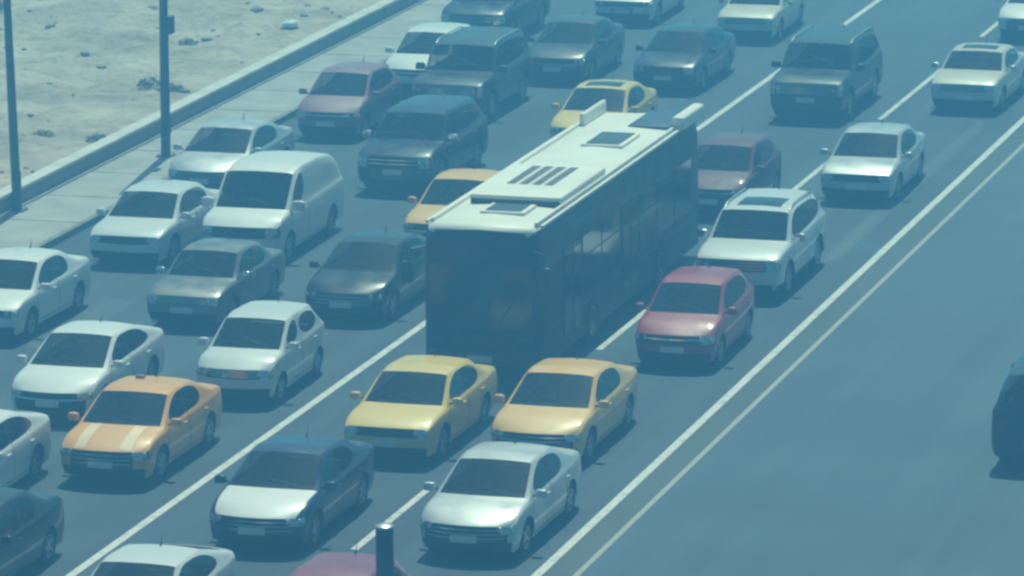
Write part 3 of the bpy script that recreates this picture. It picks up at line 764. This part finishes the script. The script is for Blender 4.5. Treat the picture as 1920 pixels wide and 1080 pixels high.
    for s in (-1, 1):
        bm = bmesh.new()
        for xo, h in ((1.07, .05), (1.19, .03)): add_box(bm, s*xo-.035, s*xo+.035, .35, 11.4, zr-.06, zr+h-(.03 if xo > 1.1 else 0), 0, .012, 2)
        obj('roof_rail', mesh_from_bm(bm, 'roof_rail', [roofw]), root)
        bm = bmesh.new(); add_box(bm, (1.02 if s > 0 else -1.07), (1.30 if s > 0 else -.94), 11.4, 13.3, zr-.05, zr+.26, 0, .08, 4)
        obj('roof_pod', mesh_from_bm(bm, 'roof_pod', [roofw]), root)
    bm = bmesh.new(); add_box(bm, -.86, 1.06, 2.25, 5.75, zr, zr+.19, 0, .05, 3); ac = obj('air_conditioner', mesh_from_bm(bm, 'air_conditioner', [roofw]), root)
    bm = bmesh.new(); add_box(bm, -.83, 1.03, 2.21, 2.27, zr+.0, zr+.10, 0, .01, 1)
    obj('intake_slot', mesh_from_bm(bm, 'intake_slot', [M['trim']], smooth=False), ac)
    bm = bmesh.new(); 
    for k in range(4): add_box(bm, -.44+k*.27, -.27+k*.27, 3.5, 5.5, zr+.185, zr+.197)
    for k in range(9): add_box(bm, -.46, .56, 3.60+k*.22, 3.62+k*.22, zr+.197, zr+.202, 1)
    obj('vent_grille', mesh_from_bm(bm, 'vent_grille', [M['trim'], roofw], smooth=False), ac)
    hm = mat('hatch_glass', (.05, .07, .08), .3)
    for y0, y1 in ((1.25, 2.0), (8.9, 10.3)):
        bm = bmesh.new(); add_box(bm, -.34, .60, y0-.08, y1+.08, zr+.0, zr+.07, 0, .03, 2)
        h = obj('roof_hatch', mesh_from_bm(bm, 'roof_hatch', [roofw]), root)
        bm = bmesh.new(); add_box(bm, -.24, .50, y0, y1, zr+.065, zr+.085, 0, .015, 2)
        obj('hatch_lid', mesh_from_bm(bm, 'hatch_lid', [hm]), h)
    bm = bmesh.new(); add_box(bm, .06, 1.0, 11.3, 13.28, zr-.04, zr+.06, 0, .03, 2)
    obj('recess_shade_panel', mesh_from_bm(bm, 'recess_shade_panel', [mat('recess_shade_blue', (.03, .07, .14), .4, var=.2)]), root)  # dark panel painted in place of the shaded recess at the roof's rear
    bm = bmesh.new(); add_box(bm, -.8, .8, 13.22, 13.27, 1.5, 2.4, 0, .01, 1); obj('rear_window', mesh_from_bm(bm, 'rear_window', [bglass], smooth=False), root)
    for s in (-1, 1):
        bm = bmesh.new(); add_box(bm, s*1.0-.08, s*1.0+.08, 13.21, 13.28, .9, 1.4, 0, .02, 2); obj('taillight', mesh_from_bm(bm, 'taillight', [M['tail']]), root)
    bm = bmesh.new(); add_box(bm, -.26, .26, -.10, -.07, .42, .55); obj('license_plate', mesh_from_bm(bm, 'license_plate', [M['plate']], smooth=False), root)
city_bus(-28.24, 95.3)

# ------------------------------------------------------------ the vehicles: (type, name, paint, x, y of the windscreen base, label, category, group)
CARS = [
 ('sedan3', 'sedan', 'white', -39.30, 97.2, 'white sedan cut off by the left edge, below the first lamp post', 'car'),
 ('sedan4', 'sedan', 'offwhite', -39.00, 105.1, 'white sedan in the lane beside the kerb, just left of the white van', 'car'),
 ('sedan2', 'sedan', 'silver', -40.05, 113.05, 'silver sedan by the kerb at the foot of the lamp post with a box', 'car'),
 ('van', 'panel_van', 'white', -36.61, 105.7, 'white windowless panel van, the only van in the jam', 'van'),
 ('boxy', 'sedan', 'grey', -35.61, 99.45, 'old boxy grey sedan right in front of the white van', 'car'),
 ('hatch', 'hatchback', 'offwhite', -32.32, 92.85, 'small tall white hatchback beside the solid white lane line', 'car'),
 ('fastback', 'sedan', 'white', -35.26, 90.7, 'white sedan with a long sloping roof behind the orange striped taxi', 'car'),
 ('sedan', 'taxi', 'orange', -32.54, 86.4, 'orange taxi with two pale stripes on its bonnet', 'taxi'),
 ('fastback', 'sedan', 'white', -34.77, 83.15, 'white car at the left edge, only its rear side window and tail in view', 'car'),
 ('sedan3', 'sedan', 'black', -32.45, 77.7, 'black car in the bottom left corner with glints on its side windows', 'car'),
 ('fastback', 'sedan', 'offwhite', -28.2, 74.7, 'white car at the bottom edge, only its roof and tail in view', 'car'),
 ('sedan2', 'sedan', 'blue', -28.30, 82.55, 'dark blue sedan with its sky reflection painted as a white bonnet', 'car'),
 ('sedan2', 'sedan', 'lightsilver', -24.58, 82.94, 'silver sedan nearest the camera in the rightmost lane, beside the broken white line', 'car'),
 ('sedan4', 'taxi', 'yellow', -27.98, 89.27, 'pale yellow taxi in front of the bus, left one of the pair', 'taxi'),
 ('sedan2', 'taxi', 'amber', -25.27, 89.72, 'amber yellow taxi directly behind the nearest silver sedan', 'taxi'),
 ('hatch2', 'hatchback', 'red', -24.75, 98.06, 'bright red hatchback beside the bus, in front of the white four wheel drive', 'car'),
 ('suv', 'suv', 'offwhite', -25.07, 105.05, 'white four wheel drive with sunroof and roof rails behind the red hatchback', 'car'),
 ('sedan4', 'sedan', 'silver', -24.89, 116.05, 'silver sedan in the rightmost lane behind the white four wheel drive', 'car'),
 ('sunsedan', 'sedan', 'cream', -24.81, 128.67, 'cream sedan with a sunroof near the top right, in the rightmost lane', 'car'),
 ('sedan', 'sedan', 'white', -25.24, 140.05, 'white car cut off by the top right corner', 'car'),
 ('bigsuv', 'suv', 'green', -28.44, 126.5, 'tall dark green four wheel drive behind the maroon car', 'car'),
 ('hatch2', 'hatchback', 'maroon', -27.79, 113.3, 'dull maroon car half hidden behind the rear end of the bus', 'car'),
 ('taxisun', 'taxi', 'yellow', -32.75, 120.56, 'yellow taxi with a sunroof behind the rear left corner of the bus', 'taxi'),
 ('sedan3', 'taxi', 'amber', -32.64, 108.05, 'orange yellow taxi partly covered by the bus roof, left of the bus', 'taxi'),
 ('sedan2', 'sedan', 'black', -32.54, 100.7, 'black sedan beside the left front corner of the bus', 'car'),
 ('darksuv', 'suv', 'navy', -35.77, 114.7, 'navy four wheel drive with bright headlights behind the white van', 'car'),
 ('bigsuv', 'suv', 'dkgrey', -37.27, 124.15, 'boxy dark grey four wheel drive covering part of the white hatchback', 'car'),
 ('hatch2', 'hatchback', 'white', -39.36, 127.6, 'white hatchback half covered by the boxy dark four wheel drive', 'car'),
 ('hatch2', 'hatchback', 'dullred', -39.54, 120.95, 'faded pinkish red hatchback by the kerb', 'car'),
 ('darksuv', 'suv', 'navy', -40.11, 135.9, 'dark blue four wheel drive at the top edge beside the kerb', 'car'),
 ('sedan3', 'sedan', 'dkgrey', -36.23, 130.4, 'dark grey sedan with bright headlights near the top, left of another dark sedan', 'car'),
 ('sedan3', 'sedan', 'white', -36.97, 140.4, 'white car at the top edge, only its bonnet and bumper in view', 'car'),
 ('sedan4', 'sedan', 'navy', -33.02, 129.7, 'dark navy sedan directly behind the taxi with a sunroof', 'car'),
 ('boxy', 'sedan', 'cream', -32.86, 138.3, 'cream car at the top edge with a flat boxy bonnet', 'car'),
 ('hatch2', 'hatchback', 'darkred', -24.87, 74.4, 'red hatchback at the bottom edge beside the dark marker post', 'car'),
]
for kind, name, col, x, yb, label, cat in CARS:
    P = TYPES[kind]['P']
    rz = R(random.uniform(-.9, .9))
    r = build_car(kind, name, col, (x, yb-P['yb']), rz, label, cat, 'taxis in the traffic jam' if cat == 'taxi' else 'vehicles in the traffic jam')
    if 'two pale stripes' in label:
        bm = bmesh.new(); bv = TYPES[kind]['bvh']
        for s in (-.44, .44):
            bm = bmesh.new(); strip_on(bv, bm, [(s, .12, 0), (s, P['yb']-.12, 0)], .22, (0, 0, -1), .006)
            obj('bonnet_stripe', mesh_from_bm(bm, 'bonnet_stripe', [M['stripe']]), r)
        h = bv.ray_cast(Vector((-.25, 2.9, 4)), Vector((0, 0, -1)))[0]
        bm = bmesh.new(); add_box(bm, h.x-.09, h.x+.09, h.y-.05, h.y+.05, h.z-.01, h.z+.06, 0, .025, 2)
        obj('roof_light', mesh_from_bm(bm, 'roof_light', [mat('roof_light_red', (.30, .12, .12), .4)]), r)
# opposite carriageway: a dark car heading away
P = TYPES['hatch2']['P']
r = build_car('darksuv', 'suv', 'navy', (-16.1, 90.5+4.85), math.pi, 'dark four wheel drive seen from behind at the right edge, on the empty carriageway', 'car', None)

# ------------------------------------------------------------ haze
bm = bmesh.new(); add_box(bm, -1050, 1050, -250, 1050, -1.2, H+1.5)
hz = obj('haze', mesh_from_bm(bm, 'haze', [], smooth=False)); tag(hz, 'blue-green summer haze hanging over the whole road', 'haze', kind='stuff')
hm = bpy.data.materials.new('haze_air'); hm.use_nodes = True; t = hm.node_tree; t.nodes.clear()
o_ = N(t, 'ShaderNodeOutputMaterial'); pv = N(t, 'ShaderNodeVolumePrincipled')
pv.inputs['Color'].default_value = (.17, .57, 1.0, 1); pv.inputs['Density'].default_value = .0050; pv.inputs['Anisotropy'].default_value = .48
pv.inputs['Absorption Color'].default_value = (.0, .35, .5, 1)
t.links.new(pv.outputs[0], o_.inputs['Volume']); hz.data.materials.append(hm)
